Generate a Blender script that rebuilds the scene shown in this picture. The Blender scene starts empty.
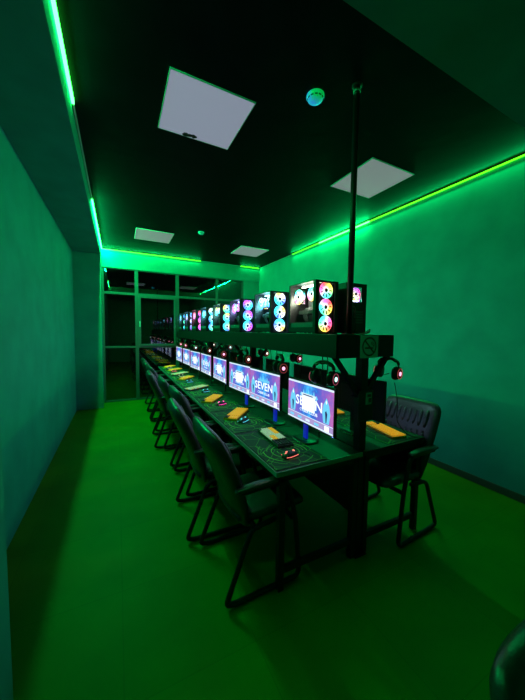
import bpy, math, random
from mathutils import Vector, Matrix
from math import sin, cos, pi, radians, atan2, hypot
random.seed(7)
S = bpy.context.scene
COL = S.collection
CEIL = 3.212; XL = -0.27; XW = -0.72; XR = 3.344; YF = 6.82; ZS = 3.0

# ------------------------------------------------------------------ materials
MATS = {}
def mat(name, col, rough=.6, metal=0., emis=None, es=0., spec=.5, noise=None, bump=0., coat=0.):
    if name in MATS: return MATS[name]
    m = bpy.data.materials.new(name); m.use_nodes = True
    nt = m.node_tree; b = nt.nodes['Principled BSDF']
    b.inputs['Base Color'].default_value = (*col, 1); b.inputs['Roughness'].default_value = rough
    b.inputs['Metallic'].default_value = metal; b.inputs['Specular IOR Level'].default_value = spec
    b.inputs['Coat Weight'].default_value = coat
    if emis:
        b.inputs['Emission Color'].default_value = (*emis, 1); b.inputs['Emission Strength'].default_value = es
    if noise or bump:
        tc = nt.nodes.new('ShaderNodeTexCoord'); nz = nt.nodes.new('ShaderNodeTexNoise')
        nz.inputs['Scale'].default_value = (noise or (20, 0))[0]; nz.inputs['Detail'].default_value = 6
        nt.links.new(tc.outputs['Object'], nz.inputs['Vector'])
        if noise:
            k = noise[1]; r = nt.nodes.new('ShaderNodeValToRGB')
            r.color_ramp.elements[0].position = .3; r.color_ramp.elements[1].position = .7
            r.color_ramp.elements[0].color = (*[c * (1 - k) for c in col], 1)
            r.color_ramp.elements[1].color = (*[min(1, c * (1 + k)) for c in col], 1)
            nt.links.new(nz.outputs['Fac'], r.inputs['Fac']); nt.links.new(r.outputs['Color'], b.inputs['Base Color'])
        if bump:
            bp = nt.nodes.new('ShaderNodeBump'); bp.inputs['Strength'].default_value = bump; bp.inputs['Distance'].default_value = .01
            nt.links.new(nz.outputs['Fac'], bp.inputs['Height']); nt.links.new(bp.outputs['Normal'], b.inputs['Normal'])
    MATS[name] = m; return m

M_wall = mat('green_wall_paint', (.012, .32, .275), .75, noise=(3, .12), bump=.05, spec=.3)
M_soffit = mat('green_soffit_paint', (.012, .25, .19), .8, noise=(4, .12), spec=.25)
M_ceil = mat('black_ceiling_paint', (.003, .004, .007), .6, noise=(5, .4), bump=.15, spec=.08)
M_frame = mat('window_frame_grey', (.09, .10, .10), .5)
M_black = mat('black_steel', (.012, .012, .013), .42, .3)
M_shelf = mat('black_laminate', (.008, .009, .010), .5, spec=.3, noise=(9, .3))
M_desk = mat('dark_desk_laminate', (.014, .016, .017), .5, spec=.35, noise=(12, .25))
M_edge = mat('grey_edge_band', (.30, .34, .33), .4)
M_plast = mat('black_plastic', (.012, .012, .014), .38)
M_dplast = mat('dark_grey_plastic', (.04, .04, .045), .5)
M_leather = mat('black_leather', (.026, .027, .028), .36, bump=.15, noise=(60, .2), spec=.6)
M_white = mat('white_plastic', (.75, .77, .78), .45)
M_grey = mat('sign_grey', (.8, .75, .78), .6)
M_dark = mat('sign_black', (.01, .01, .01), .6)
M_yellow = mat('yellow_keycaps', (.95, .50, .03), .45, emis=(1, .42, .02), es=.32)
M_ycase = mat('yellow_plastic', (.85, .42, .03), .45)
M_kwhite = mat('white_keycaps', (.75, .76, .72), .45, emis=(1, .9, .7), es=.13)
M_kblack = mat('black_keycaps', (.03, .03, .03), .45)
M_chrome = mat('brushed_aluminium', (.6, .6, .6), .3, .9)
M_base = mat('dark_skirting', (.045, .07, .055), .35)
M_cable = mat('black_cable', (.012, .012, .012), .5)
M_strip = mat('green_led', (.1, .5, .15), .5, emis=(.022, 1., .04), es=22)
M_strip2 = mat('green_led_soft', (.1, .5, .15), .5, emis=(.07, 1., .004), es=4.5)
M_stripoff = mat('unlit_diffuser', (.5, .55, .52), .5)
M_lamp = mat('panel_diffuser', (.45, .4, .5), .6, emis=(.70, .72, .80), es=.22)
M_lamp2 = mat('panel_diffuser_near', (.40, .34, .46), .6, emis=(.66, .68, .95), es=.32)
M_blue = mat('blue_lit_acrylic', (.02, .05, .5), .3, emis=(.01, .03, 1.), es=.3)
M_bdot = mat('blue_indicator', (.02, .05, .5), .3, emis=(.2, .3, 1.), es=3)
M_det = mat('detector_plastic', (.7, .75, .75), .35, emis=(.0, .35, .22), es=.25)  # faint green emission stands in for light falling on the housing

def floor_mat():
    m = bpy.data.materials.new('green_floor_tiles'); m.use_nodes = True; nt = m.node_tree; N = nt.nodes; L = nt.links
    b = N['Principled BSDF']; b.inputs['Roughness'].default_value = .55; b.inputs['Specular IOR Level'].default_value = .15
    tc = N.new('ShaderNodeTexCoord'); br = N.new('ShaderNodeTexBrick'); br.offset = 0
    br.inputs['Scale'].default_value = 1.0; br.inputs['Brick Width'].default_value = .6; br.inputs['Row Height'].default_value = .6
    br.inputs['Mortar Size'].default_value = .003; br.inputs['Color1'].default_value = (.085, .225, .001, 1)
    br.inputs['Color2'].default_value = (.078, .205, .001, 1); br.inputs['Mortar'].default_value = (.07, .19, .001, 1)
    br.inputs['Bias'].default_value = -.2
    L.new(tc.outputs['Object'], br.inputs['Vector'])
    nz = N.new('ShaderNodeTexNoise'); nz.inputs['Scale'].default_value = 2.2; nz.inputs['Detail'].default_value = 8
    L.new(tc.outputs['Object'], nz.inputs['Vector'])
    mx = N.new('ShaderNodeMix'); mx.data_type = 'RGBA'; mx.blend_type = 'MULTIPLY'; mx.inputs[0].default_value = .5
    L.new(br.outputs['Color'], mx.inputs[6]); L.new(nz.outputs['Fac'], mx.inputs[7]); L.new(mx.outputs[2], b.inputs['Base Color'])
    return m
M_floor = floor_mat()

def glass_mat(name, tint=(1, 1, 1), rough=.0, fac=None):
    m = bpy.data.materials.new(name); m.use_nodes = True; nt = m.node_tree; N = nt.nodes; L = nt.links
    N.remove(N['Principled BSDF']); out = N['Material Output']
    t = N.new('ShaderNodeBsdfTransparent'); t.inputs[0].default_value = (*tint, 1)
    g = N.new('ShaderNodeBsdfGlossy'); g.inputs['Roughness'].default_value = rough
    f = N.new('ShaderNodeFresnel'); f.inputs['IOR'].default_value = fac or 1.5
    x = N.new('ShaderNodeMixShader'); ge = N.new('ShaderNodeNewGeometry'); iv = N.new('ShaderNodeMath'); iv.operation = 'SUBTRACT'; iv.inputs[0].default_value = 1; L.new(ge.outputs['Backfacing'], iv.inputs[1])
    mu = N.new('ShaderNodeMath'); mu.operation = 'MULTIPLY'; L.new(f.outputs[0], mu.inputs[0]); L.new(iv.outputs[0], mu.inputs[1]); L.new(mu.outputs[0], x.inputs[0]); L.new(t.outputs[0], x.inputs[1]); L.new(g.outputs[0], x.inputs[2])
    L.new(x.outputs[0], out.inputs[0]); return m
M_glass = glass_mat('window_glass', (.45, .5, .5), 0., 2.3)
M_pcglass = glass_mat('tempered_glass', (.93, .93, .95), .03, 1.14)

def fan_mat(name, cols, phase, es):
    m = bpy.data.materials.new(name); m.use_nodes = True; nt = m.node_tree; N = nt.nodes; L = nt.links
    b = N['Principled BSDF']; b.inputs['Base Color'].default_value = (.3, .3, .3, 1); b.inputs['Roughness'].default_value = .5
    tc = N.new('ShaderNodeTexCoord'); sp = N.new('ShaderNodeSeparateXYZ'); L.new(tc.outputs['Object'], sp.inputs[0])
    at = N.new('ShaderNodeMath'); at.operation = 'ARCTAN2'; L.new(sp.outputs['Z'], at.inputs[0]); L.new(sp.outputs['X'], at.inputs[1])
    ml = N.new('ShaderNodeMath'); ml.operation = 'MULTIPLY_ADD'; ml.inputs[1].default_value = 1 / (2 * pi); ml.inputs[2].default_value = 1 + phase
    L.new(at.outputs[0], ml.inputs[0]); fr = N.new('ShaderNodeMath'); fr.operation = 'FRACT'; L.new(ml.outputs[0], fr.inputs[0])
    r = N.new('ShaderNodeValToRGB'); e = r.color_ramp.elements; n = len(cols)
    while len(e) < n + 1: e.new(.5)
    for i in range(n + 1): e[i].position = i / n; e[i].color = (*cols[i % n], 1)
    L.new(fr.outputs[0], r.inputs[0])
    ln = N.new('ShaderNodeVectorMath'); ln.operation = 'LENGTH'; L.new(tc.outputs['Object'], ln.inputs[0])
    mr = N.new('ShaderNodeMapRange'); mr.inputs['From Min'].default_value = .012; mr.inputs['From Max'].default_value = .038; mr.inputs['To Min'].default_value = .6; mr.inputs['To Max'].default_value = .0; L.new(ln.outputs['Value'], mr.inputs['Value'])
    wm = N.new('ShaderNodeMix'); wm.data_type = 'RGBA'; L.new(mr.outputs['Result'], wm.inputs[0]); L.new(r.outputs[0], wm.inputs[6]); wm.inputs[7].default_value = (.75, .9, 1, 1)
    L.new(wm.outputs[2], b.inputs['Emission Color']); b.inputs['Emission Strength'].default_value = es
    return m
Yl = (1, .75, .08); Pk = (1, .12, .45); Cy = (.05, .8, .95); Bl = (.08, .2, 1); Gn = (.1, .95, .4); Pu = (.5, .08, 1); Wh = (.8, .9, 1); Rd = (1, .08, .08)
PAL = [
 ([Gn, Yl, Rd, Pk, Cy], .1), ([Cy, Bl, Wh, Yl, Cy], .3), ([Pu, Bl, Cy, Cy, Pu], .6), ([Cy, Bl, Yl, Gn, Cy], .0),
 ([Cy, Bl, Cy, Gn, Wh], .4), ([Pk, Pu, Pk, Rd, Pu], .2), ([Cy, Bl, Wh, Bl, Pu], .7), ([Bl, Gn, Cy, Bl, Gn], .5)]
FANM = [fan_mat('fan_light_%s' % w, c, p, 2.4) for w, (c, p) in zip(['rainbow', 'ice', 'violet', 'lagoon', 'aqua', 'magenta', 'azure', 'sea'], PAL)]
INM = [fan_mat('inner_light_%s' % w, c, p, 3.4) for w, c, p in [('sun', [Yl, Wh, Gn, Cy, Pk], .2), ('cyan', [Cy, Wh, Cy, Bl], 0), ('violet', [Pu, Cy, Pu, Pk], .2),
      ('lime', [Cy, Yl, Gn, Cy], 0), ('teal', [Cy, Bl, Cy, Cy], .1), ('red', [Pk, Rd, Pk, Pu], .1), ('sky', [Bl, Cy, Bl, Pu], 0), ('deep', [Gn, Cy, Bl, Bl], 0)]]

def screen_mat():
    m = bpy.data.materials.new('screen_picture'); m.use_nodes = True; nt = m.node_tree; N = nt.nodes; L = nt.links
    b = N['Principled BSDF']; b.inputs['Base Color'].default_value = (.02, .02, .02, 1); b.inputs['Roughness'].default_value = .3
    tc = N.new('ShaderNodeTexCoord'); sp = N.new('ShaderNodeSeparateXYZ'); L.new(tc.outputs['Object'], sp.inputs[0])
    # horizontal distance from the middle: blue in the centre, magenta at both sides
    ab = N.new('ShaderNodeMath'); ab.operation = 'ABSOLUTE'; L.new(sp.outputs['Y'], ab.inputs[0])
    nz = N.new('ShaderNodeTexNoise'); nz.inputs['Scale'].default_value = 22; nz.inputs['Detail'].default_value = 5; L.new(tc.outputs['Object'], nz.inputs['Vector'])
    a2 = N.new('ShaderNodeMath'); a2.operation = 'MULTIPLY_ADD'; a2.inputs[1].default_value = .28; L.new(nz.outputs['Fac'], a2.inputs[0]); L.new(ab.outputs[0], a2.inputs[2])
    r = N.new('ShaderNodeValToRGB'); e = r.color_ramp.elements
    e[0].position = .12; e[0].color = (.06, .45, .9, 1); e[1].position = .46; e[1].color = (.55, .14, .38, 1)
    k = e.new(.2); k.color = (.03, .12, .55, 1); k = e.new(.30); k.color = (.16, .10, .52, 1)
    L.new(a2.outputs[0], r.inputs[0]); L.new(r.outputs[0], b.inputs['Emission Color']); b.inputs['Emission Strength'].default_value = 1.25
    return m
M_scr = screen_mat()
M_swhite = mat('screen_white', (.1, .1, .1), .3, emis=(.85, .95, 1.), es=1.35)
M_sbar = mat('screen_bar', (.1, .1, .1), .3, emis=(.65, .8, .95), es=1.15)
M_scyan = mat('screen_cyan', (.1, .1, .1), .3, emis=(.15, .6, .9), es=1.1)
M_stask = mat('screen_taskbar', (.1, .1, .1), .3, emis=(.36, .26, .55), es=1.2)
M_sdark = mat('screen_shadow', (.02, .02, .02), .3, emis=(.03, .03, .16), es=.8)

def mat_mousepad():
    m = bpy.data.materials.new('desk_mat_cloth'); m.use_nodes = True; nt = m.node_tree; N = nt.nodes; L = nt.links
    b = N['Principled BSDF']; b.inputs['Roughness'].default_value = .75; b.inputs['Specular IOR Level'].default_value = .3
    tc = N.new('ShaderNodeTexCoord'); mp = N.new('ShaderNodeMapping'); mp.inputs['Location'].default_value = (.0, .1, 0); L.new(tc.outputs['Object'], mp.inputs[0])
    sp = N.new('ShaderNodeSeparateXYZ'); L.new(mp.outputs[0], sp.inputs[0])
    def math(op, a, bb=None, c=None):
        n = N.new('ShaderNodeMath'); n.operation = op
        for i, v in enumerate((a, bb, c)):
            if v is None: continue
            if isinstance(v, (int, float)): n.inputs[i].default_value = v
            else: L.new(v, n.inputs[i])
        return n.outputs[0]
    x, y = sp.outputs['X'], sp.outputs['Y']
    d = math('SQRT', math('ADD', math('MULTIPLY', x, x), math('MULTIPLY', y, y)))
    an = math('ARCTAN2', y, x)
    tot = None
    for rad, w, lo, n in ((.095, .0022, -2, 1), (.125, .0016, .1, 3), (.15, .003, .3, 2), (.185, .0014, -.2, 5), (.055, .0016, 0, 2)):
        ring = math('LESS_THAN', math('ABSOLUTE', math('SUBTRACT', d, rad)), w)
        ring = math('MULTIPLY', ring, math('GREATER_THAN', math('SINE', math('MULTIPLY_ADD', an, n, 1.0)), lo))
        tot = ring if tot is None else math('MAXIMUM', tot, ring)
    # circuit-like streaks
    vo = N.new('ShaderNodeTexVoronoi'); vo.feature = 'DISTANCE_TO_EDGE'; vo.distance = 'MANHATTAN' if False else vo.distance
    vo.inputs['Scale'].default_value = 9; L.new(tc.outputs['Object'], vo.inputs['Vector'])
    ed = math('MULTIPLY', math('LESS_THAN', vo.outputs['Distance'], .018), .35)
    tot = math('MAXIMUM', tot, ed)
    mx = N.new('ShaderNodeMix'); mx.data_type = 'RGBA'; L.new(tot, mx.inputs[0])
    mx.inputs[6].default_value = (.028, .045, .042, 1); mx.inputs[7].default_value = (.22, .62, .08, 1)
    L.new(mx.outputs[2], b.inputs['Base Color']); return m
M_pad = mat_mousepad()

# ------------------------------------------------------------------ mesh builder
class MB:
    def __init__(s): s.v = []; s.f = []; s.m = []; s.sm = []; s.mi = 0; s.smooth = False
    def _f(s, idx): s.f.append(idx); s.m.append(s.mi); s.sm.append(s.smooth)
    def box(s, c, d, R=None):
        b = len(s.v); R = R or Matrix.Identity(3); c = Vector(c)
        for x in (-1, 1):
            for y in (-1, 1):
                for z in (-1, 1): s.v.append(c + R @ Vector((x * d[0] / 2, y * d[1] / 2, z * d[2] / 2)))
        for q in ((0, 1, 3, 2), (4, 6, 7, 5), (0, 4, 5, 1), (2, 3, 7, 6), (0, 2, 6, 4), (1, 5, 7, 3)): s._f([b + i for i in q])
        return s
    def b2(s, a, b):
        return s.box([(a[i] + b[i]) / 2 for i in range(3)], [abs(b[i] - a[i]) for i in range(3)])
    def loft(s, secs, cap=True, closed=False):
        b = len(s.v); n = len(secs[0]); s.smooth = True
        for q in secs: s.v += [Vector(p) for p in q]
        K = len(secs)
        for k in range(K if closed else K - 1):
            k2 = (k + 1) % K
            for i in range(n):
                j = (i + 1) % n; s._f([b + k * n + i, b + k * n + j, b + k2 * n + j, b + k2 * n + i])
        if cap and not closed: s._f([b + i for i in range(n)][::-1]); s._f([b + (K - 1) * n + i for i in range(n)])
        s.smooth = False; return s
    def tube(s, pts, r, n=8, closed=False):
        pts = [Vector(p) for p in pts]; K = len(pts); secs = []; up = None
        for k in range(K):
            if closed: t = pts[(k + 1) % K] - pts[k - 1]
            else: t = pts[min(k + 1, K - 1)] - pts[max(k - 1, 0)]
            t.normalize()
            if up is None:
                up = Vector((0, 0, 1)) if abs(t.z) < .9 else Vector((1, 0, 0))
            a = (up - t * up.dot(t)).normalized(); up = a; bb = t.cross(a)
            rr = r[k] if isinstance(r, (list, tuple)) else r
            secs.append([pts[k] + (a * cos(2 * pi * i / n) + bb * sin(2 * pi * i / n)) * rr for i in range(n)])
        return s.loft(secs, True, closed)
    def cyl(s, a, b, r, n=16):
        a = Vector(a); b = Vector(b); t = (b - a).normalized(); u = Vector((0, 0, 1)) if abs(t.z) < .9 else Vector((1, 0, 0))
        p = (u - t * u.dot(t)).normalized(); q = t.cross(p)
        secs = [[c + (p * cos(2 * pi * i / n) + q * sin(2 * pi * i / n)) * r for i in range(n)] for c in (a, b)]
        return s.loft(secs)
    def poly(s, pts): b = len(s.v); s.v += [Vector(p) for p in pts]; s._f(list(range(b, b + len(pts)))); return s
    def build(s, name, mats, parent=None, bevel=0, loc=None):
        me = bpy.data.meshes.new(name); me.from_pydata([tuple(p) for p in s.v], [], s.f)
        for m in (mats if isinstance(mats, (list, tuple)) else [mats]): me.materials.append(m)
        for i, p in enumerate(me.polygons): p.material_index = s.m[i]; p.use_smooth = s.sm[i]
        me.update(); o = bpy.data.objects.new(name, me); COL.objects.link(o)
        if parent: o.parent = parent
        if loc: o.location = loc
        if bevel:
            b = o.modifiers.new('bevel', 'BEVEL'); b.width = bevel; b.segments = 2; b.limit_method = 'ANGLE'
        return o
def rnd(pts, r, k=5):      # rounded polyline
    pts = [Vector(p) for p in pts]; out = [pts[0]]
    for i in range(1, len(pts) - 1):
        a, b, c = pts[i - 1], pts[i], pts[i + 1]; u = (a - b); v = (c - b)
        q = min(r, u.length * .48, v.length * .48); p0 = b + u.normalized() * q; p1 = b + v.normalized() * q
        for j in range(k + 1):
            t = j / k; out.append(p0 * (1 - t) ** 2 + b * 2 * t * (1 - t) + p1 * t * t)
    out.append(pts[-1]); return out
def sel(cx, a, b, U, V, n=20, p=3.2):      # superellipse section
    o = []
    for i in range(n):
        t = 2 * pi * i / n; c, s_ = cos(t), sin(t)
        o.append(Vector(cx) + Vector(U) * a * math.copysign(abs(c) ** (2 / p), c) + Vector(V) * b * math.copysign(abs(s_) ** (2 / p), s_))
    return o
def struct(o): o['kind'] = 'structure'; return o
def tag(o, label=None, cat=None, group=None):
    if label: o['label'] = label
    if cat: o['category'] = cat
    if group: o['group'] = group
    return o
def empty(name, loc=(0, 0, 0), rz=0):
    o = bpy.data.objects.new(name, None); COL.objects.link(o); o.empty_display_size = .05; o.location = loc; o.rotation_euler = (0, 0, rz); return o
def copy_tree(o, parent=None):
    c = o.copy(); COL.objects.link(c)
    if parent is not None: c.parent = parent
    for ch in list(o.children): copy_tree(ch, c)
    return c
def kids(o):
    r = []
    for c in o.children: r.append(c); r += kids(c)
    return r

# ------------------------------------------------------------------ room
struct(MB().b2((XW - .1, -1.6, -.1), (XR + .1, YF + .3, 0)).build('floor', M_floor))
struct(MB().b2((XW - .1, -1.6, CEIL), (XR + .1, YF + .3, CEIL + .1)).build('ceiling', M_ceil))
struct(MB().b2((XW - .1, -1.6, 0), (XW, YF + .3, CEIL)).build('wall_left', M_wall))
struct(MB().b2((XR, -1.6, 0), (XR + .1, YF + .3, CEIL)).build('wall_right', M_wall))
struct(MB().b2((XW, -1.6, 0), (XR, -1.5, CEIL)).build('wall_back', M_wall))
w = MB(); w.b2((2.90, YF, 0), (XR, YF + .12, CEIL)); w.b2((XL, YF - .02, 2.845), (XR, YF + .12, CEIL))
struct(w.build('wall_far', M_wall))
struct(MB().b2((XW, 6.38, 0), (XL, YF + .12, ZS)).build('wall_far_pillar', M_wall))
struct(MB().b2((XW, -.6, 0), (-.355, 1.24, ZS)).build('wall_near_pillar', M_wall, bevel=.006))
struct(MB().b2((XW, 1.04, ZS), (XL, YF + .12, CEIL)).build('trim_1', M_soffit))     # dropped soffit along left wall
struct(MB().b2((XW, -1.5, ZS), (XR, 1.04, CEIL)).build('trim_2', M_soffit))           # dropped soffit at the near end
bb = MB(); bb.b2((XR - .016, 1.0, 0), (XR, YF, .075)); struct(bb.build('baseboard_right', M_base, bevel=.004))
struct(MB().b2((2.90, YF - .016, 0), (XR - .016, YF, .075)).build('baseboard_far', M_base, bevel=.003))
# window
def window():
    f = MB(); y0, y1 = YF, YF + .07
    xs = [(-.27, -.235), (.35, .42), (1.215, 1.285), (2.175, 2.225), (2.86, 2.90)]
    for a, b in xs: f.b2((a, y0, 0), (b, y1, 2.845))
    for i in range(4):
        a, b = xs[i][1], xs[i + 1][0]
        for z0, z1 in ((0, .035), (1.16, 1.20), (2.30, 2.35), (2.825, 2.845)): f.b2((a, y0 + .005, z0), (b, y1, z1))
    fr = struct(f.build('window_1', M_frame, bevel=.004))
    sh = MB()                                          # opening sash of the second bay
    for a, b in (((.42, 1.20), (.465, 2.30)), ((1.17, 1.20), (1.215, 2.30))): sh.b2((a[0], y0 - .018, a[1]), (b[0], y0 + .03, b[1]))
    for z0, z1 in ((1.20, 1.245), (2.255, 2.30)): sh.b2((.465, y0 - .018, z0), (1.17, y0 + .03, z1))
    sh.build('sash', M_frame, fr, bevel=.004)
    h = MB(); h.box((.442, y0 - .03, 1.72), (.022, .02, .05)); h.box((.442, y0 - .042, 1.68), (.016, .012, .12)); h.build('window_handle', M_white, fr, bevel=.003)
    for i in range(4):
        a, b = xs[i][1], xs[i + 1][0]
        for z0, z1 in ((.035, 1.16), (1.20, 2.30), (2.35, 2.825)):
            MB().b2((a - .004, y0 + .034, z0 - .004), (b + .004, y0 + .040, z1 + .004)).build('pane', M_glass, fr)
window()

# ------------------------------------------------------------------ LED strips
def strip(p0, p1, label, m, t=.011, side='L', power=0):
    root = empty('led_strip', p0)
    p0 = Vector(p0); p1 = Vector(p1)
    d = p1 - p0; ax = Vector((1, 0, 0)) if abs(d.x) > abs(d.y) else Vector((0, 1, 0))
    L = d.length; sz = (L, t, t) if ax.x else (t, L, t)
    MB().box(d / 2, sz).build('diffuser', m, root)
    s2 = (L, t * 1.1, .004) if ax.x else (t * 1.1, L, .004)
    MB().box(d / 2 + Vector((0, 0, t / 2 + .0025)), s2).build('channel', M_chrome, root)
    tag(root, label, 'led strip', 'led strips around the ceiling')
    if power:
        la = bpy.data.lights.new('led_glow', 'AREA'); la.shape = 'RECTANGLE'; la.size = L; la.size_y = .008; la.color = (0, 1, .21); la.energy = 1.62 * power * L
        lo = bpy.data.objects.new('led_glow', la); COL.objects.link(lo); lo.parent = root
        inward = {'L': Vector((1, 0, -.75)), 'F': Vector((0, -1, -1.2)), 'R': Vector((-1, 0, -.85))}[side].normalized()
        z = -inward; y = z.cross(ax); lo.matrix_local = Matrix((ax, y, z)).transposed().to_4x4(); lo.location = d / 2 + Vector((0, 0, -t / 2 - .004)) - Vector((inward.x, inward.y, 0)).normalized() * ((t / 2 - .004) if side == 'L' else -.022)
    return root
zt = CEIL - .014; xl = XL + .010; xr = XR - .010
strip((xl, 1.06, zt), (xl, 2.58, zt), 'thick bright green led strip at the upper left, nearest the camera', M_strip, .018, 'L', 4.2)
strip((xl, 2.59, zt), (xl, 4.3, zt), 'unlit pale led strip section on the left ceiling edge between two glowing ones', M_stripoff, .010)
strip((xl, 4.31, zt), (xl, YF - .05, zt), 'short bright green led strip on left ceiling edge running into the far corner', M_strip, .016, 'L', 30)
yl = YF - .032
strip((XL + .02, yl, zt), (1.78, yl, zt), 'green led strip along the beam above the windows, from the left corner', M_strip2, .012, 'F', 3.5)
strip((1.79, yl, zt), (2.80, yl, zt), 'unlit led strip section above the windows', M_stripoff, .008)
strip((2.81, yl, zt), (XR - .03, yl, zt), 'short glowing green led strip above the windows at the far right corner', M_strip2, .012, 'F', 3)
strip((xr, 5.22, zt), (xr, YF - .06, zt), 'dim pale led strip section on the right wall near the far corner', M_stripoff, .008)
strip((xr, 4.33, zt), (xr, 5.21, zt), 'thin green led strip on the right wall, beyond the bright section', M_strip2, .009, 'R', 7)
strip((xr, 3.14, zt), (xr, 4.32, zt), 'brightest thick green led section on right wall behind the steel pole', M_strip, .016, 'R', 14)
strip((xr, 1.06, zt), (xr, 3.13, zt), 'long thin green led strip on the right wall reaching toward the camera', M_strip2, .010, 'R', 3.2)

# ------------------------------------------------------------------ ceiling panels, detectors
def panel(x, y, label, m):
    r = empty('ceiling_light', (x, y, CEIL)); a = .3
    MB().b2((-a + .006, -a + .006, -.008), (a - .006, a - .006, -.001)).build('diffuser', m, r)
    f = MB()
    for s in (-1, 1):
        f.box((s * (a - .003), 0, -.0045), (.006, 2 * a, .009)); f.box((0, s * (a - .003), -.0045), (2 * a - .012, .006, .009))
    f.build('frame', M_white, r); tag(r, label, 'ceiling light', 'square ceiling light panels'); return r
p1 = panel(.621, 2.268, 'nearest and largest square pale ceiling light panel, upper left of the pole', M_lamp2)
k = MB(); random.seed(3)
for i in range(12):
    cx, cy = -.05 + random.uniform(-.05, .05), .268 + random.uniform(-.02, .015); rr = random.uniform(.008, .022)
    k.poly([(cx + rr * cos(t * pi / 4) * random.uniform(.8, 1.5), cy + rr * sin(t * pi / 4), -.0085 - i * .0001) for t in range(8)])
k.build('scuff_mark', M_dark, p1)
panel(2.471, 2.332, 'square pale ceiling light panel right behind the steel pole', M_lamp)
panel(.598, 5.463, 'small distant ceiling light panel on the left, near the window beam', M_lamp)
panel(2.467, 5.515, 'small distant ceiling light panel on the right, near the far corner', M_lamp)
def detector(x, y, r0, label, m):
    r = empty('smoke_detector', (x, y, CEIL)); b = MB(); n = 28
    secs = []
    for rr, z in ((r0, -.001), (r0, -.014), (r0 * .93, -.02), (r0 * .8, -.032), (r0 * .5, -.042), (r0 * .2, -.045)): secs.append([(rr * cos(2 * pi * i / n), rr * sin(2 * pi * i / n), z) for i in range(n)])
    b.loft(secs).build('housing', m, r)
    v = MB()
    for i in range(12):
        t = 2 * pi * i / 12; v.box((r0 * .87 * cos(t), r0 * .87 * sin(t), -.0265), (.004, r0 * .3, .006), Matrix.Rotation(t, 3, 'Z'))
    v.build('vent_slot', M_dplast, r); tag(r, label, 'smoke detector'); return r
M_det2 = bpy.data.materials.new('detector_glow'); M_det2.use_nodes = True  # green-to-blue emission stands in for room light caught by the dome
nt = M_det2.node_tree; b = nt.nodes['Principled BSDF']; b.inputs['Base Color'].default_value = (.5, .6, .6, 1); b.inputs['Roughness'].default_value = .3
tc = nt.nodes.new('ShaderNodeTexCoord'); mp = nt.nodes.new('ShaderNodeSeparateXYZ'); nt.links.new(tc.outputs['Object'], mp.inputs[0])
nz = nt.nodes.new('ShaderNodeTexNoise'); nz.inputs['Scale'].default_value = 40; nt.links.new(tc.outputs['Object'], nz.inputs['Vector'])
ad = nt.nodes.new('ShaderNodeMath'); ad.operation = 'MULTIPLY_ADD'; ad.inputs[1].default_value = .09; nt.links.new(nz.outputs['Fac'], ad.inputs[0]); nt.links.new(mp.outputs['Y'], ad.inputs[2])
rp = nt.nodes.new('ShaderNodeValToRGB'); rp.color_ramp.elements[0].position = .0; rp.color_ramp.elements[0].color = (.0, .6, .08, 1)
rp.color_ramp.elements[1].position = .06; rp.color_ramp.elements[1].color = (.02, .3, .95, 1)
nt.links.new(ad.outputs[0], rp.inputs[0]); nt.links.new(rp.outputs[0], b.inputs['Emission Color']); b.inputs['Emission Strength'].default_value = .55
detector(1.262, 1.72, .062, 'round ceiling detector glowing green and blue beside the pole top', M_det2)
detector(1.28, 4.85, .05, 'small white round detector on the black ceiling between the two far panels', M_det)

# ------------------------------------------------------------------ desks
def desk(side):
    # side -1: left desk (users on the -X side); +1: right desk
    x0, x1 = (.80, 1.475) if side < 0 else (1.485, 2.14)
    r = empty('gaming_desk', ((x0 + x1) / 2, 1.37, 0)); ox = (x0 + x1) / 2; W = x1 - x0
    for k in range(8):
        a, b = k * .665 + .001, (k + 1) * .665 - .001
        t = MB(); t.b2((-W / 2 + .003, a + .002, .722), (W / 2 - .003, b - .002, .75)).build('tabletop', M_desk, r)
        e = MB(); s = side
        e.b2((s * W / 2 - s * .003, a, .721), (s * W / 2, b, .7505))
        if k == 0: e.b2((-W / 2, -.001, .721), (W / 2, .003, .7505))
        e.build('edge_band', M_edge if s < 0 else M_black, t and r)
    for y in [.03, 1.33, 2.66, 3.99, 5.29]:
        for s in (-1, 1):
            l = MB(); l.b2((s * (W / 2 - .05) - .02, y - .02, 0), (s * (W / 2 - .05) + .02, y + .02, .70)); l.build('leg', M_black, r, bevel=.003)
        MB().b2((-W / 2 + .03, y - .02, .682), (W / 2 - .03, y + .02, .7215)).build('cross_beam', M_black, r); MB().b2((-W / 2 + .07, y - .012, .10), (W / 2 - .07, y + .012, .14)).build('foot_rail', M_black, r)
    c = MB()
    for s in (-1, 1): c.b2((s * (W / 2 - .05) - .015, .05, .66), (s * (W / 2 - .05) + .015, 5.27, .69))
    c.b2((-side * (W / 2 - .03) - .008, .06, .30), (-side * (W / 2 - .03) + .008, 5.26, .66))
    c.build('modesty_panel', M_shelf, r)
    return r
tag(desk(-1), 'long dark desk on the left side carrying the lit row of screens', 'desk', 'back to back gaming desks')
tag(desk(1), 'dark desk on the right side behind the screens, beside the right wall', 'desk', 'back to back gaming desks')

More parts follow.
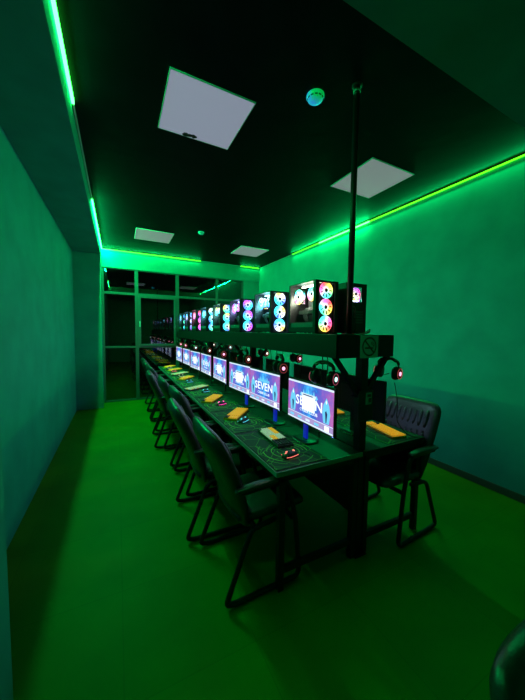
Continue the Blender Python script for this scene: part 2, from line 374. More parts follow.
def mousepad():
    o = MB().b2((-.19, -.31, 0), (.19, .31, .003)).build('desk_mat', M_pad, bevel=.001); return o
ORD = ['nearest', 'second', 'third', 'fourth', 'fifth', 'sixth', 'seventh', 'farthest']
def nth(i): return 'nearest' if i == 0 else ('farthest' if i == 7 else ORD[i])
ST = [1.37 + .665 * (i + .5) for i in range(8)]
pad0 = mousepad(); first = True
for i, y in enumerate(ST):
    o = pad0 if i == 0 else copy_tree(pad0)
    o.location = (1.00, y, .7506)
    tag(o, ['dark desk mat with green circles under the white and yellow keyboard, nearest the camera', 'dark desk mat with green circles under the nearest diagonal yellow keyboard'][i] if i < 2 else 'dark desk mat printed with green rings, %s along the left desk' % nth(i), 'desk mat', 'desk mats on the left desk')
for i in range(2):
    o = copy_tree(pad0); o.location = (1.93, ST[i], .7506); o.rotation_euler = (0, 0, pi)
    tag(o, ['dark desk mat on the right desk corner beyond the steel post', 'dark desk mat on the right desk, behind the one at the corner'][i], 'desk mat', 'desk mats on the right desk')

# ------------------------------------------------------------------ shelf on posts
def shelf():
    r = empty('computer_shelf', (1.49, 1.385, 0)); L = 5.40
    x0, x1 = -.26, .26; Z0, Z1 = 1.395, 1.548
    MB().b2((x0 + .004, .004, Z1 - .02), (x1 - .004, L, Z1 - .0005)).build('shelf_board', M_shelf, r)
    for s in (-1, 1):
        xx = s * .258; MB().b2((xx - .006, .0, Z0), (xx + .006, L, Z1)).build('side_panel', M_shelf, r, bevel=.002)
    MB().b2((x0 + .01, -.006, Z0), (x1 - .01, .006, Z1)).build('end_panel', M_shelf, r, bevel=.002)
    for y in (.035, 1.80, 3.55, 5.30):
        MB().b2((-.03, y - .03, 0), (.03, y + .03, Z1 - .022)).build('post', M_black, r, bevel=.003)
        for s in (-1, 1):
            b = MB(); a = Vector((s * .02, y, 1.13)); c = Vector((s * .245, y, 1.40)); d = c - a
            R = Matrix.Rotation(atan2(d.x, d.z), 3, 'Y'); b.box((a + c) / 2, (.028, .028, d.length), R); b.build('brace', M_black, r)
        MB().b2((-.25, y - .018, 1.395), (.25, y + .018, 1.42)).build('bracket', M_black, r)
    MB().b2((-.05, -.02, 0), (.05, .08, .008)).build('foot_plate', M_black, r)
    return r
tag(shelf(), 'long black steel shelf above the desks carrying the glowing computers', 'shelf')
# steel pole up to the ceiling
pr = empty('ceiling_pole', (1.455, 1.52, 1.549))
MB().cyl((0, 0, 0), (0, 0, CEIL - 1.549 - .01), .021, 20).build('pipe', M_black, pr)
MB().cyl((0, 0, CEIL - 1.549 - .012), (0, 0, CEIL - 1.549 - .001), .034, 24).build('ceiling_flange', M_black, pr)
MB().cyl((0, 0, 0), (0, 0, .006), .045, 24).build('base_flange', M_black, pr)
k = MB().cyl((0, 0, CEIL - 1.549 - .05), (0, 0, CEIL - 1.549 - .035), .024, 16); k.build('clamp_ring', M_chrome, pr)
tag(pr, 'black steel pole rising from the shelf end to the ceiling', 'pole')
# cables at the pole base
k = MB()
for i, (c0, c1) in enumerate([((0, 0, .0), (.04, -.05, .02)), ((.0, .03, 0), (.05, -.03, .03))]):
    k.tube(rnd([(-.03, .05, .004), (-.01, -.05 + i * .02, .004), (.03, -.06, .035 + i * .01), (.05, -.02, .006), (.07, .06, .005)], .03), .003, 6)
k = k.build('power_cable', mat('red_cable', (.5, .06, .04), .5), None, 0, (1.52, 1.47, 1.549)); tag(k, 'small loop of red cable lying on the shelf at the pole base', 'cable')

# no-smoking sign
def sign():
    r = empty('no_smoking_sign', (1.505, 1.377, 1.468)); w, h = .082, .078
    MB().b2((-w, -.001, -h), (w, .0012, h)).build('plate', M_grey, r)
    n = 48; a, b = .066, .050; g = MB()
    for i in range(n):
        t0, t1 = 2 * pi * i / n, 2 * pi * (i + 1) / n
        g.poly([(a * cos(t0), -.0016, a * sin(t0)), (a * cos(t1), -.0016, a * sin(t1)), ((a - .011) * cos(t1), -.0016, (a - .011) * sin(t1)), ((a - .011) * cos(t0), -.0016, (a - .011) * sin(t0))][::-1])
    c = cos(pi / 4); d = .006
    g.poly([(-.044 - d * c, -.0017, .044 - d * c), (.044 - d * c, -.0017, -.044 - d * c), (.044 + d * c, -.0017, -.044 + d * c), (-.044 + d * c, -.0017, .044 + d * c)])
    g.build('prohibition_ring', M_dark, r)
    g = MB(); g.box((-.008, -.0016, -.009), (.066, .0005, .012)); g.box((.032, -.0016, -.009), (.008, .0005, .012))
    g.tube(rnd([(.034, -.0018, .002), (.034, -.0018, .014), (.016, -.0018, .018), (.016, -.0018, .034)], .012), .0022, 5)
    g.tube(rnd([(.042, -.0018, .002), (.042, -.0018, .024), (.026, -.0018, .026), (.026, -.0018, .036)], .012), .0022, 5)
    g.build('cigarette_symbol', M_dark, r); tag(r, 'square grey no smoking sign fixed to the shelf end', 'sign')
    r.scale = (1, 1, .97)
sign()
# switch plate on the post
r = empty('switch_plate', (1.515, 1.3775, 1.115))
MB().b2((-.026, -.006, -.04), (.026, 0, .04)).build('plate', mat('plate_grey', (.42, .45, .42), .5), r, bevel=.002)
MB().b2((-.004, -.009, -.026), (.018, -.006, .004)).build('rocker', M_dplast, r); MB().b2((-.016, -.0085, .012), (.016, -.006, .03)).build('label_strip', M_dplast, r)
tag(r, 'small pale switch plate on the black post below the sign', 'switch')
# black cable box that carries the plate
bx = MB(); bx.b2((1.43, 1.378, .96), (1.56, 1.3885, 1.17)); bx = bx.build('cable_box', M_plast, None, bevel=.002)
tag(bx, 'flat black box on the post front holding the switch plate', 'box')

# ------------------------------------------------------------------ monitors
def text_faces(mb, body, size, cx, cz, x, width):
    cu = bpy.data.curves.new('t', 'FONT'); cu.body = body; cu.size = size; cu.align_x = 'CENTER'; cu.align_y = 'CENTER'; cu.offset = size * .012; cu.resolution_u = 2
    o = bpy.data.objects.new('t', cu); COL.objects.link(o); bpy.context.view_layer.update()
    dg = bpy.context.evaluated_depsgraph_get(); me = bpy.data.meshes.new_from_object(o.evaluated_get(dg))
    xs = [v.co.x for v in me.vertices]; sc = width / (max(xs) - min(xs)); b = len(mb.v)
    for v in me.vertices: mb.v.append(Vector((x, -(v.co.x * sc) + cx, v.co.y + cz)))
    for p in me.polygons: mb._f([b + i for i in p.vertices])
    bpy.data.objects.remove(o); bpy.data.curves.remove(cu); bpy.data.meshes.remove(me)
def screen_mesh(dialog):
    s = MB(); W, H = .264, .146
    def q(y0, z0, y1, z1, m, k=1):
        s.mi = m; x = -.0004 * k; s.poly([(x, y0, z0), (x, y0, z1), (x, y1, z1), (x, y1, z0)])
    q(W, -H, -W, H, 0, 0)
    q(W, H - .014, -W, H, 2, 1)                        # light window bar
    q(W, -H, -W, -H + .012, 2, 1); q(W, -H + .012, -W, -H + .05, 4, 1); q(W, -H + .05, -W, -H + .055, 2, 2)
    for c in (.2, .1, .0, -.1): q(c + .03, -H + .02, c - .02, -H + .036, 3 if c else 2, 2)
    q(-.18, -H + .012, -.225, -H + .045, 1, 2)
    # two hooded figures and central glow
    s.mi = 3
    for sg in (1, -1):
        c = sg * .195
        for pts in ([(0, .085), (.014, .06), (.03, .035), (.04, -.02), (.028, -.085), (-.028, -.085), (-.04, -.02), (-.028, .035), (-.014, .06)],):
            s.poly([(-.0008, c + a, z) for a, z in pts][::1])
        s.mi = 5; s.poly([(-.0012, c + a, z) for a, z in [(.012, -.01), (.004, -.08), (-.004, -.08), (-.012, -.02), (0, .0)]]); s.mi = 3
        s.mi = 1; s.poly([(-.0012, c + a, z) for a, z in [(.007, .055), (.0, .072), (-.007, .055), (0, .04)]]); s.mi = 3
    for k in range(7):                                 # icy spikes over the title
        c = .09 - k * .03; hh = (.02, .045, .03, .05, .028, .048, .022)[k]
        s.poly([(-.0008, c + .016, .055), (-.0008, c, .055 + hh), (-.0008, c - .016, .055), (-.0008, c, .043)])
    s.mi = 1; text_faces(s, 'SEVEN', .098, 0, .004, -.0016, .31)
    s.mi = 1; text_faces(s, 'CYBER CLUB', .030, 0, -.058, -.0016, .21)
    if dialog:
        q(.075, -.05, -.075, .05, 1, 5); q(.085, .05, -.085, .07, 2, 5); s.mi = 5; s.poly([(-.0024, .065, .056), (-.0024, .065, .063), (-.0024, -.05, .063), (-.0024, -.05, .056)])
    s.mi = 0; return s
def fix_normals(o): pass
def monitor(dialog, loc, rz, stand_dy=0, lit=True):
    r = empty('monitor', loc, rz); zc = .30
    # local: screen faces -X, z measured from desk
    b = MB(); b.b2((.0, -.273, zc - .157), (.022, .273, zc + .157)); b.build('panel', M_plast, r, bevel=.003)
    k = MB(); k.b2((.022, -.15, zc - .10), (.045, .15, zc + .09)); k.build('back_cover', M_plast, r, bevel=.006)
    o = screen_mesh(dialog).build('screen', [M_scr, M_swhite, M_sbar, M_scyan, M_stask, M_sdark], r, 0, (-.0008, 0, zc))
    s = MB(); s.b2((.045, stand_dy - .022, .01), (.062, stand_dy + .022, zc)); s.build('stand', M_blue if lit else M_plast, r, bevel=.003)
    s = MB(); s.loft([sel((.05, stand_dy, z), a, a * 1.25, (1, 0, 0), (0, 1, 0), 24, 2.6) for z, a in ((0, .085), (.006, .085), (.012, .075))]).build('stand_base', M_plast, r)
    MB().box((-.001, -.262, zc - .151), (.003, .006, .003)).build('power_light', M_bdot, r)
    return r
MON = [((1.2, 1.35), (1.2, 1.90)), ((1.2, 2.02), (1.168, 2.565)), ((1.205, 2.61), (1.168, 3.15)), ((1.2, 3.34), (1.2, 3.88)),
       ((1.2, 3.99), (1.195, 4.53)), ((1.203, 4.61), (1.165, 5.15)), ((1.195, 5.32), (1.175, 5.86)), ((1.18, 5.98), (1.165, 6.52))]
mA = mB = None
DLG = [1, 0, 1, 1, 0, 1, 1, 1]
MLAB = ['large glowing monitor nearest the camera, white dialog box over its purple screen', 'monitor showing SEVEN in full on a blue and purple screen, second from the camera',
        'third monitor from the camera, white dialog box, edge touching the SEVEN screen', 'fourth glowing monitor along the left desk, standing apart with a white dialog box',
        'fifth monitor from the camera showing a blue picture with no dialog box', 'sixth monitor along the left desk, touching the all-blue screen beside it',
        'seventh monitor along the left desk, small and pale, near the window', 'farthest small monitor of the left desk, right by the window glass']
for i, (a, b) in enumerate(MON):
    cx, cy = (a[0] + b[0]) / 2, (a[1] + b[1]) / 2; rz = atan2(-(b[0] - a[0]), b[1] - a[1])
    o = None
    if DLG[i]:
        if mA is None: mA = monitor(True, (cx, cy, .7506), rz, .10); o = mA
        else: o = copy_tree(mA)
    else:
        if mB is None: mB = monitor(False, (cx, cy, .7506), rz, -.12); o = mB
        else: o = copy_tree(mB)
    o.location = (cx, cy, .7506); o.rotation_euler = (0, 0, rz)
    if i: 
        for c in o.children:
            if c.name.startswith('stand') and DLG[i]: c.location.y = -.17
            if c.name.split('.')[0] == 'stand' and i > 2:
                c.material_slots[0].link = 'OBJECT'; c.material_slots[0].material = M_plast
    tag(o, MLAB[i], 'monitor', 'lit monitors on the left desk')
mR = None
for i in range(8):
    cy = 1.62 + .665 * i
    if mR is None: mR = monitor(False, (1.72, cy, .7506), pi, 0, False); o = mR
    else: o = copy_tree(mR)
    o.location = (1.755, cy + .08, .7506)
    tag(o, 'black back of the monitor on the right desk beside the steel post' if i == 0 else 'dark monitor back behind the lit row, %s along the right desk' % nth(i), 'monitor', 'monitors on the right desk, seen from behind')

# ------------------------------------------------------------------ keyboards and mice
def keyboard(kind):
    r = empty('keyboard'); L, W = .355, .128
    MB().b2((-W / 2, -L / 2, 0), (W / 2, L / 2, .018)).build('case', M_kblack if kind == 0 else (M_ycase if kind == 1 else M_dplast), r, bevel=.003)
    sets = {0: [], 1: [], 2: []}
    for c in range(17):
        for row in range(6):
            y = L / 2 - .0125 - c * .0204; x = -W / 2 + .012 + row * .0205 
            if c == 13 and row: continue
            if kind == 0:
                m = 2 if (c > 11 or row == 0 and c < 2) else (0 if row in (1, 2) and c > 7 or row in (4, 5) and c < 7 else 1)
            elif kind == 1: m = 0 if not (c > 13 and row < 2) else 2
            else: m = 1 if (c * 3 + row) % 5 else 0
            sets[m].append((x, y))
    k = MB()
    for m in sets:
        k.mi = m
        for x, y in sets[m]:
            a, t = .0088, .0066
            k.loft([[(x - a, y - a, .018), (x + a, y - a, .018), (x + a, y + a, .018), (x - a, y + a, .018)], [(x - t, y - t, .027), (x + t, y - t, .027), (x + t, y + t, .027), (x - t, y + t, .027)]]); k.smooth = False
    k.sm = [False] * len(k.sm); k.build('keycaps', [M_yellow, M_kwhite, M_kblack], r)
    MB().tube(rnd([(W / 2, .02, .008), (W / 2 + .03, .03, .004), (W / 2 + .05, -.02, .004), (W / 2 + .06, .0, .004)], .02), .0022, 6).build('cable', M_cable, r)
    return r
kb = {k: None for k in range(3)}
KB = [(1.045, 1.83, -3, 0), (1.01, 2.51, -42, 1), (.98, 3.20, -40, 1), (.97, 3.90, -58, 2), (1.005, 4.78, -42, 1), (1.01, 5.31, -52, 2), (1.01, 5.88, -48, 1), (.99, 6.42, -40, 1)]
KLAB = ['white and yellow keyboard with black end keys, nearest the camera', 'yellow keyboard lying diagonally on the second desk mat', 'yellow keyboard lying diagonally beside the pink lit mouse',
        'white keyboard lying crosswise, fourth from the camera', 'yellow keyboard, fifth from the camera on the left desk', 'pale keyboard, sixth from the camera on the left desk',
        'small yellow keyboard, seventh from the camera', 'farthest yellow keyboard, close to the window']
for i, (x, y, a, k) in enumerate(KB):
    if kb[k] is None: kb[k] = keyboard(k); o = kb[k]
    else: o = copy_tree(kb[k])
    o.location = (x, y, .7537); o.rotation_euler = (0, 0, radians(a)); tag(o, KLAB[i], 'keyboard', 'keyboards on the left desk')
for i in range(2):
    o = copy_tree(kb[1]); o.location = (1.95, 1.60 + i * .67, .7537); o.rotation_euler = (0, 0, radians(170)); tag(o, ['yellow keyboard on the right desk in front of the leather chair', 'yellow keyboard on the right desk behind the dark monitors'][i], 'keyboard', 'keyboards on the right desk')

def mouse(m):
    r = empty('mouse'); secs = []
    for x, w, h in ((-.058, .012, .010), (-.052, .024, .022), (-.035, .031, .034), (-.01, .031, .039), (.02, .029, .034), (.045, .028, .024), (.056, .022, .015), (.060, .012, .010)):
        secs.append([(x, w * cos(t) if abs(cos(t)) > 0 else 0, max(0, h * (.35 + .65 * sin(t))) if sin(t) > -.3 else 0) for t in [2 * pi * i / 16 for i in range(16)]])
    MB().loft(secs).build('body', M_dplast, r)
    MB().tube([(-.05, -.027, .012), (-.02, -.0325, .010), (.02, -.031, .010), (.05, -.027, .010)], .002, 6).tube([(-.05, .027, .012), (-.02, .0325, .010), (.02, .031, .010), (.05, .027, .010)], .002, 6).build('light_strip', m, r)
    MB().cyl((.03, -.004, .030), (.03, .004, .030), .008, 14).build('scroll_wheel', m, r)
    MB().tube([(-.045, 0, .0275), (-.035, -.006, .034), (-.025, 0, .0385), (-.035, .006, .034)], .003, 5).build('logo_light', m, r)
    MB().tube(rnd([(.058, 0, .008), (.09, .0, .003), (.11, -.03, .003), (.12, -.06, .003)], .03), .0016, 6).build('cable', M_cable, r)
    return r
ML = {'green': mat('mouse_light_green', (.1, .1, .1), emis=(.6, 1, .4), es=1.2), 'pink': mat('mouse_light_pink', (.1, .1, .1), emis=(1, .05, .4), es=2.2), 'cyan': mat('mouse_light_cyan', (.1, .1, .1), emis=(.1, .8, 1), es=1.2), 'red': mat('mouse_light_red', (.1, .1, .1), emis=(1, .2, .15), es=1.6)}
MS = [(.985, 1.52, 10, 'red', 'dark mouse with red lights on the mat nearest the camera'), (.99, 2.30, 35, 'cyan', 'dark mouse with cyan light beside the nearest diagonal yellow keyboard'), (1.0, 2.94, 20, 'pink', 'mouse glowing bright pink, third from the camera'),
      (1.02, 3.64, 20, 'cyan', 'cyan lit mouse beside the white crosswise keyboard'), (.98, 4.42, 15, 'cyan', 'small mouse fifth from the camera on the left desk'), (.97, 5.0, 15, 'green', 'small mouse sixth from the camera on the left desk'), (.96, 5.66, 10, 'red', 'tiny red lit mouse near the window'), (.96, 6.18, 10, 'green', 'farthest tiny mouse by the window')]
for x, y, a, c, lab in MS:
    o = mouse(ML[c]); o.location = (x, y, .7537); o.rotation_euler = (0, 0, radians(a)); tag(o, lab, 'mouse', 'computer mice on the left desk')

# ------------------------------------------------------------------ computers
W, D, H = .205, .35, .383
def fan_mb(r):
    f = MB(); n = 9
    for i in range(n):
        t = 2 * pi * i / n; w_ = 2 * pi / n * .9
        pts = []
        for a, rr, y in ((0, .26, -.002), (.15, .95, -.004), (.55, 1., -.001), (1., .93, .004), (.8, .3, .003)):
            pts.append((r * rr * cos(t + a * w_), y, r * rr * sin(t + a * w_)))
        f.poly(pts)
    f.tube([(r * cos(2 * pi * i / 28), -.003, r * sin(2 * pi * i / 28)) for i in range(28)], r * .055, 6, True)
    f.tube([(r * .34 * cos(2 * pi * i / 16), -.005, r * .34 * sin(2 * pi * i / 16)) for i in range(16)], r * .06, 6, True)
    return f
FM = {}
def put_fan(parent, m, loc, r, rot=(0, 0, 0), name='fan'):
    key = (r, m.name)
    o = fan_mb(r).build(name, m, parent, 0, loc); o.rotation_euler = rot
    f = MB(); q = r + .006
    f.tube([(r * 1.06 * cos(2 * pi * i / 24), .004, r * 1.06 * sin(2 * pi * i / 24)) for i in range(24)], .003, 5, True)
    f.build('fan_frame', M_plast, o); f = MB().cyl((0, -.008, 0), (0, .008, 0), r * .22, 14); f.build('hub', M_kblack, o)
    return o
def computer(fm, im, loc, rz, mirror=1, rear_m=None, lc=(.35, 1, .85)):
    r = empty('computer_case', loc, rz); t = .006; s = -mirror        # glass on side s (s=-1 -> -X); front faces -Y
    w = W / 2; d = D / 2
    c = MB()
    c.b2((-w, -d + .012, H - t), (w, d, H)); c.b2((-w, -d + .012, .008), (w, d, .008 + t))       # top, bottom
    c.b2((-s * w, -d + .012, .008), (-s * (w - t), d, H))                                          # solid side
    for y in (-d + .02, d - .008): c.b2((s * w, y - .009, .008), (s * (w - .012), y + .009, H))    # glass posts
    c.build('case', M_plast, r)
    for x in (-w + .03, w - .03):
        for y in (-d + .05, d - .05): MB().cyl((x, y, 0), (x, y, .009), .014, 12).build('foot', M_plast, r)
    MB().b2((s * (w - .0035), -d + .029, .05), (s * (w + .0005), d - .017, H - .01)).build('glass_panel', M_pcglass, r)
    MB().b2((s * (w - .004), -d + .029, .012), (s * w, d - .017, .048)).build('shroud_trim', M_plast, r)
    # front frame
    f = MB(); fx = w; r0 = .0545
    f.b2((-w, -d, .0), (-w + .030, -d + .012, H)); f.b2((w - .030, -d, .0), (w, -d + .012, H)); f.b2((-w + .030, -d, H - .016), (w - .030, -d + .012, H)); f.b2((-w + .03, -d, 0), (w - .03, -d + .012, .014))
    f.build('front_frame', M_plast, r, bevel=.002)
    MB().b2((-w + .030, -d + .026, .014), (w - .030, -d + .030, H - .016)).build('fan_mount', M_dplast, r)
    for k, z in enumerate((.316, .195, .074)):
        o = put_fan(r, fm, (0, -d + .016, z), r0 + .002); o.rotation_euler = (0, k * 1.3, 0)
    # inside
    MB().b2((-s * (w - .02), -d + .035, .085), (-s * (w - .024), d - .015, H - .01)).build('motherboard', mat('board_grey', (.30, .32, .34), .5), r)
    MB().b2((-s * (w - .024), -d + .05, .155), (s * .02, d - .02, .185)).build('graphics_card', mat('card_grey', (.22, .22, .24), .4), r, bevel=.004)
    MB().b2((-s * (w - .01), -d + .035, .014), (s * (w - .008), d - .01, .085)).build('power_supply_cover', mat('psu_grey', (.22, .22, .24), .5), r)
    a = put_fan(r, im, (s * .070, d - .095, .285), .056, (0, 0, s * pi / 2 * 1), 'cooler_fan')
    a = put_fan(r, im, (s * .070, -d + .085, .292), .050, (0, 0, s * pi / 2 * 1), 'inner_fan')
    k = MB(); 
    for q in range(4): k.tube(rnd([(s * .0, -.03 + q * .014, .185), (s * .05, -.02 + q * .014, .20), (s * .055, .0 + q * .014, .13), (s * .01, .02 + q * .014, .09)], .03), .003, 5)
    k.build('internal_cable', mat('sleeve_grey', (.2, .2, .22), .5), r)
    # added light bar and area lamp, boosting the case light through the glass
    MB().b2((-s * .01, -d + .04, H - .016), (s * .0, d - .03, H - .007)).build('added_light_bar', mat('added_bar_light_%d_%d_%d' % tuple(int(q * 10) for q in lc), (.5, .5, .5), emis=lc, es=9), r)
    la = bpy.data.lights.new('case_fill_lamp', 'AREA'); la.shape = 'RECTANGLE'; la.size = D - .08; la.size_y = .06; la.color = lc; la.energy = 2.8
    lo = bpy.data.objects.new('case_fill_lamp', la); COL.objects.link(lo); lo.parent = r
    z = Vector((-s, 0, 0)); ax = Vector((0, 1, 0)); y_ = z.cross(ax); lo.matrix_local = Matrix((ax, y_, z)).transposed().to_4x4(); lo.location = (s * .0, 0, .27)
    # rear panel
    b = MB(); yb = d - .001
    rx = -s * 0; fr = .046; zf = .305
    b.b2((-w, yb - .003, .008), (w, yb, H - .006 - 0 if False else .245)); b.b2((-w, yb - .003, .355), (w, yb, H)); b.b2((-w, yb - .003, .245), (-w + .05, yb, .355)); b.b2((w - .05, yb - .003, .245), (w, yb, .355))
    b.build('rear_panel', M_plast, r)
    o = put_fan(r, rear_m or im, (.0, yb - .012, zf), .046, (0, 0, pi), 'rear_fan')
    g = MB()
    for q in (.015, .03, .044): g.tube([(q * cos(2 * pi * i / 20), yb + .003, zf + q * sin(2 * pi * i / 20)) for i in range(20)], .0012, 4, True)
    for q in range(4): t_ = q * pi / 4 + .4; g.tube([(-.05 * cos(t_), yb + .003, zf - .05 * sin(t_)), (.05 * cos(t_), yb + .003, zf + .05 * sin(t_))], .0012, 4)
    g.build('fan_guard', M_plast, r)
    g = MB(); 
    for q in range(6): g.box((s * -.06, yb + .002, .13 + q * .019), (.022, .004, .010))
    g.build('port_panel', mat('port_grey', (.25, .25, .27), .4), r)
    g = MB()
    for q in range(5): g.box((s * .03, yb + .001, .09 + q * .02), (.08, .002, .013))
    g.build('slot_cover', mat('slot_dark', (.12, .12, .13), .35), r)
    g = MB()
    for q in range(3): g.tube(rnd([(s * -.06, yb + .004, .15 + q * .03), (s * -.055, yb + .05, .14 + q * .03), (s * -.05, yb + .05, .05), (s * (-.04 - q * .01), yb + .035, .004)], .03), .003, 5)
    g.build('cable', M_cable, r)
    return r
PY = [1.64, 2.30, 3.03, 3.73, 4.42, 5.08, 5.72, 6.36]
CL = ['large black glass computer with rainbow fans, nearest the camera', 'computer with ice blue and yellow fans, second in the row on the shelf', 'computer with violet and cyan fans, third in the row on the shelf',
      'computer with cyan and lime fans, fourth in the row on the shelf', 'computer with aqua fans, fifth in the row on the shelf', 'computer glowing magenta, sixth in the row on the shelf',
      'small distant computer with azure fans, seventh on the shelf', 'farthest small blue computer at the window end of the shelf']
LC = [(.9, 1, .7), (.3, .9, 1), (.4, .5, 1), (.3, 1, .9), (.2, .9, 1), (1, .3, .6), (.3, .6, 1), (.2, .8, .8)]
for i, y in enumerate(PY):
    o = computer(FANM[i], INM[i], (1.352, y + D / 2, 1.5485), 0, 1, None, LC[i]); tag(o, CL[i], 'computer', 'computers with glowing fans on the shelf')
RP = fan_mat('rear_fan_light', [Yl, Pk, Pu, Yl], .25, 1.8)
proto = computer(FANM[2], INM[5], (1.617, 1.62 + D / 2, 1.5485), pi, 1, RP); tag(proto, 'black computer seen from its rear, one yellow and pink fan, beside the steel pole', 'computer', 'computers on the right half of the shelf')
for i in range(1, 8):
    o = copy_tree(proto); o.location.y = PY[i] + D / 2 + .02; tag(o, 'computer seen from its rear on the right half of the shelf, %s in the row' % nth(i), 'computer', 'computers on the right half of the shelf')

# ------------------------------------------------------------------ headsets
def headset(m, m2):
    r = empty('headset')          # origin: top of the band, cups face +-Y, hangs down
    R = .078; n = 18
    band = [(0, R * cos(pi * i / n), -.05 + .05 * sin(pi * i / n)) for i in range(n + 1)]
    MB().loft([sel(p, .015, .006, (1, 0, 0), (0, -cos(pi * i / n) * 1, -sin(pi * i / n) * 1), 10, 3) for i, p in enumerate(band)]).build('headband', M_plast, r)
    MB().loft([sel((p[0], p[1] * .9, -.05 + (p[2] + .05) * .8), .018, .006, (1, 0, 0), (0, -cos(pi * i / n), -sin(pi * i / n)), 10, 2.4) for i, p in list(enumerate(band))[3:-3]]).build('band_cushion', M_leather, r)
    for s in (-1, 1):
        a = MB(); a.tube([(0, s * R, -.045), (0, s * (R + .004), -.07)], .006, 8); a.tube(rnd([(-.035, s * R, -.095), (-.035, s * R, -.068), (.035, s * R, -.068), (.035, s * R, -.095)], .02), .004, 6); a.build('yoke', M_plast, r)
        c = MB(); y0 = s * (R - .03)
        secs = [sel((0, y0 + s * q, -.108), w_, w_ * 1.15, (1, 0, 0), (0, 0, 1), 22, 2.2) for q, w_ in ((0, .036), (.004, .042), (.018, .043), (.02, .040), (.034, .038), (.044, .030), (.047, .02))]
        c.loft(secs); c = c.build('ear_cup', M_plast, r)
        MB().tube([(.031 * cos(2 * pi * i / 24), y0 + s * .0465, -.108 + .036 * sin(2 * pi * i / 24)) for i in range(24)], .0018, 6, True).build('light_ring', m, c)
        MB().loft([sel((0, y0 + s * q, -.108), .013, .015, (1, 0, 0), (0, 0, 1), 16, 2.2) for q in (.044, .0495)]).build('badge_light', m2, c)
    MB().tube(rnd([(-.02, -R, -.13), (-.07, -R + .005, -.145), (-.10, -R + .03, -.135)], .03), .003, 6).build('microphone', M_plast, r)
    return r
def em(n, c, e): return mat(n, (.1, .1, .1), emis=c, es=e)
HM = [(em('ring_pink', (1, .15, .3), .35), em('badge_mint', (.5, 1, .9), 2.4)), (em('ring_red', (1, .1, .12), .35), em('badge_rose', (1, .35, .55), 2.2)), (em('ring_ruby', (.9, .04, .06), .35), em('badge_white', (.9, .85, .8), 2))]
HK = em('hook_steel', (0, 0, 0), 0)
def hook(loc, label):
    r = MB().tube(rnd([(0, 0, 0), (0, 0, -.045), (-.0, -.0, -.05)], .005), .004, 6)
    return r
HL = [(1.20, 1.47), (1.20, 2.04), (1.20, 2.80), (1.20, 3.50), (1.20, 4.25), (1.20, 5.0), (1.20, 5.75), (1.20, 6.35)]
HLAB = ['headset with mint and pink lights hanging above the nearest monitor', 'pink lit headset hanging above the monitor that shows SEVEN', 'red lit headset hanging above the third monitor', 'rosy lit headset hanging above the fourth monitor',
        'red and white lit headset hanging above the fifth monitor', 'headset with a pale light hanging above the sixth monitor', 'small pink lit headset, second from the window on the left side', 'farthest headset, hanging left side by the window']
protos = [headset(*h) for h in HM]
usedh = set()
def place_headset(k, x, y, rz, label, group, z=1.372):
    if k in usedh: o = copy_tree(protos[k])
    else: o = protos[k]; usedh.add(k)
    o.location = (x, y, z); o.rotation_euler = (radians(random.uniform(-3, 3)), radians(random.uniform(-4, 4)), rz); tag(o, label, 'headset', group)
    h = MB(); s = 1 if x > 1.5 else -1
    h.tube(rnd([(x - s * .03, y, 1.395), (x - s * .03, y, z - .018), (x + s * .028, y, z - .018), (x + s * .028, y, z + .004)], .012), .0035, 6)
    h = h.build('headset_hook', M_black); tag(h, 'black hook holding the ' + ' '.join(label.replace(',', '').split()[:11]), 'hook', 'headset hooks under the shelf')
for i, (x, y) in enumerate(HL):
    place_headset([0, 1, 2, 1, 2, 0, 1, 1][i], x, y, radians([15, -12, 10, -8, 14, 4, -10, 6][i]), HLAB[i], 'headsets hanging on the left side of the shelf')
for i, (y, k, lab) in enumerate([(1.43, 1, 'red lit headset hanging on the right side of the shelf end'), (2.69, 1, 'pink lit headset behind the row, between the first and second monitors'), (3.5, 2, 'magenta lit headset on the far side, behind the third monitor'),
                                 (4.9, 0, 'pale lit headset on the far side, behind the fourth monitor'), (5.9, 2, 'small reddish headset on the far side, behind the fifth monitor')]):
    place_headset(k, 1.80 if i else 1.765, y, radians(180 + [8, -6, 5, 0, 4][i]), lab, 'headsets hanging on the right side of the shelf', 1.372 if i else 1.385)
# hanging cables between shelf and desks
random.seed(11)
ci = 0
for i in range(8):
    y = ST[i]; n = 2 if i < 5 else 1
    for q in range(n):
        x = 1.36 + .2 * q; yy = y + random.uniform(-.2, .2); a = random.uniform(-.12, .12)
        k = MB().tube(rnd([(x, yy, 1.392), (x + .01, yy + a * .3, 1.25), (x - .02, yy + a, 1.05), (x, yy + a * .8, .90), (x, yy + a, .755)], .12), .0042, 6).build('hanging_cable', M_cable)
        tag(k, 'thin black cable hanging from the shelf down to the desk behind the %s screen' % nth(i), 'cable', 'cables hanging between shelf and desks')
k = MB().tube(rnd([(1.80, 1.40, 1.20), (1.82, 1.38, 1.05), (1.86, 1.42, .90), (1.95, 1.40, .80), (2.04, 1.41, .757), (2.07, 1.40, .757)], .1), .003, 6).build('headset_cable', M_cable)
tag(k, 'thin black cable hanging from the right headset down to the right desk', 'cable')

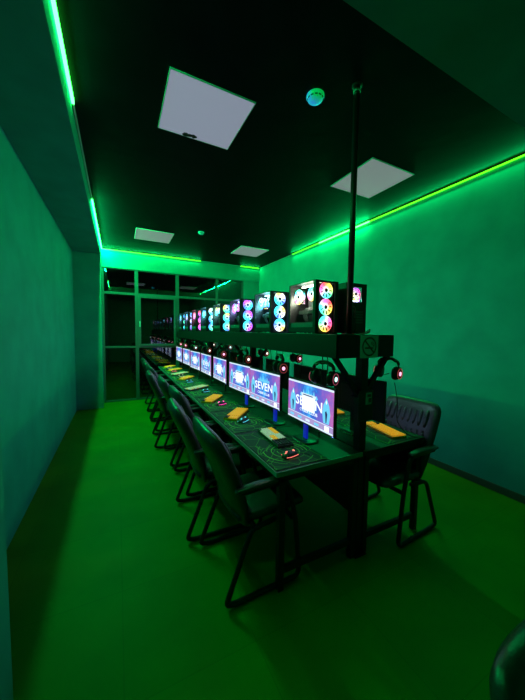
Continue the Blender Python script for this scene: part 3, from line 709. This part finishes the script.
# ------------------------------------------------------------------ chairs
def chair():
    r = empty('armchair')
    tb = .0155
    for s in (-1, 1):
        y = s * .262
        f = MB().tube(rnd([(-.24, y, .655), (-.05, y, .662), (.07, y, .655), (.13, y, .40), (.17, y, .017), (-.27, y, .017), (-.325, y, .017 + .012), (-.17, y * .97, .42), (.0, y * .9, .425)], .055, 6), tb, 10)
        f.build('frame', M_black, r)
        a = MB().loft([sel((x, y, z), w_, h_, (0, 1, 0), (0, 0, 1), 16, 3) for x, z, w_, h_ in ((-.275, .668, .012, .006), (-.265, .672, .024, .013), (-.15, .680, .028, .015), (-.02, .684, .028, .015), (.055, .678, .025, .013), (.068, .674, .012, .006))])
        a.build('armrest', M_leather, r)
    MB().tube([(-.14, -.24, .415), (-.14, .24, .415)], tb, 8).tube([(.12, -.245, .40), (.12, .245, .40)], tb, 8).build('cross_tube', M_black, r)
    sec = []
    for x, z, w_, h_ in ((-.235, .445, .12, .012), (-.22, .45, .19, .03), (-.12, .462, .225, .04), (.05, .472, .23, .042), (.18, .472, .225, .04), (.225, .46, .21, .03), (.245, .445, .17, .012)):
        sec.append(sel((x, 0, z), w_, h_, (0, 1, 0), (0, 0, 1), 24, 3.4))
    MB().loft(sec).build('seat', M_leather, r)
    B = [(-.185, .40, .19, .016), (-.19, .42, .215, .030), (-.215, .54, .240, .040), (-.248, .64, .250, .044), (-.285, .74, .254, .046), (-.322, .83, .254, .048), (-.350, .89, .252, .048), (-.372, .935, .246, .044), (-.385, .965, .232, .036), (-.394, .983, .205, .024), (-.399, .990, .15, .010)]
    sec = []
    for i, (x, z, w_, t_) in enumerate(B):
        a, b = B[max(i - 1, 0)], B[min(i + 1, len(B) - 1)]; t = Vector((b[0] - a[0], 0, b[1] - a[1])).normalized(); nrm = Vector((t.z, 0, -t.x))
        q = sel((x, 0, z), w_, t_, (0, 1, 0), nrm, 28, 2.8)
        for p in q: p.x += .9 * p.y * p.y * (.35)       # gentle wrap around the sitter
        sec.append(q)
    MB().loft(sec).build('backrest', M_leather, r)
    def front(z, y):                                   # front surface of the back at height z
        for a, b in zip(B, B[1:]):
            if a[1] <= z <= b[1]:
                t = (z - a[1]) / (b[1] - a[1]); return a[0] + (b[0] - a[0]) * t + (a[3] + (b[3] - a[3]) * t) * .93 + .315 * y * y
        return -.35
    c = MB()
    for k in range(8):
        y = -.168 + k * .048
        for z0, z1 in ((.80, .93), (.56, .775)):
            c.tube([(front(z0 + (z1 - z0) * q / 5, y) - .006, y, z0 + (z1 - z0) * q / 5) for q in range(6)], [.012, .0185, .02, .02, .0185, .010], 10)
    c.build('channel_padding', M_leather, r)
    return r
ch0 = chair()
CH = [(.835, 1.68, 1), (.765, 2.27, -2), (.865, 2.87, 2), (.835, 3.52, 0), (.75, 4.12, -3), (.81, 4.80, 2), (.80, 5.45, 0), (.82, 6.08, 1)]
CHL = ['black leather armchair nearest the camera on the left side of the desk', 'second black armchair from the camera, pulled out further than its neighbours', 'third black leather armchair in the left row, tucked in close to the desk',
       'fourth black armchair in the left row along the desk', 'fifth armchair in the left row, pulled well out from the desk', 'sixth armchair in the left row, toward the window', 'seventh armchair in the left row', 'last armchair in the left row, beside the window']
for i, (x, y, a) in enumerate(CH):
    o = ch0 if i == 0 else copy_tree(ch0); o.location = (x, y, .0012); o.rotation_euler = (0, 0, radians(a)); tag(o, CHL[i], 'chair', 'black armchairs along the left desk')
o = copy_tree(ch0); o.location = (1.93, 1.57, .0012); o.rotation_euler = (0, 0, radians(180 + 4)); tag(o, 'black leather armchair with ribbed back on the right side, beside the right wall', 'chair')
o = copy_tree(ch0); o.location = (.765, -.172, .0012); o.rotation_euler = (0, 0, radians(-93)); tag(o, 'dark armchair back cropped by the bottom right corner of the picture', 'chair')

# ------------------------------------------------------------------ world, camera
wd = bpy.data.worlds.new('night'); S.world = wd; wd.use_nodes = True
wd.node_tree.nodes['Background'].inputs[0].default_value = (.001, .002, .002, 1); wd.node_tree.nodes['Background'].inputs[1].default_value = 1
cam = bpy.data.cameras.new('camera'); co = bpy.data.objects.new('camera', cam); COL.objects.link(co); S.camera = co
yaw, pit, rol = radians(26.982), radians(3.729), radians(.825)
fw = Vector((sin(yaw) * cos(pit), cos(yaw) * cos(pit), -sin(pit))); rr = Vector((cos(yaw), -sin(yaw), 0)); uu = rr.cross(fw)
r2 = rr * cos(rol) + uu * sin(rol); u2 = -rr * sin(rol) + uu * cos(rol)
m = Matrix((r2, u2, -fw)).transposed().to_4x4(); m.translation = Vector((0, 0, 1.56)); co.matrix_world = m
cam.sensor_fit = 'HORIZONTAL'; cam.sensor_width = 36; cam.lens = 284.937 / 525 * 36; cam.clip_start = .02
S.view_settings.view_transform = 'Standard'; S.view_settings.look = 'None'; S.view_settings.gamma = 1; S.view_settings.use_curve_mapping = False
S.view_settings.exposure = 0
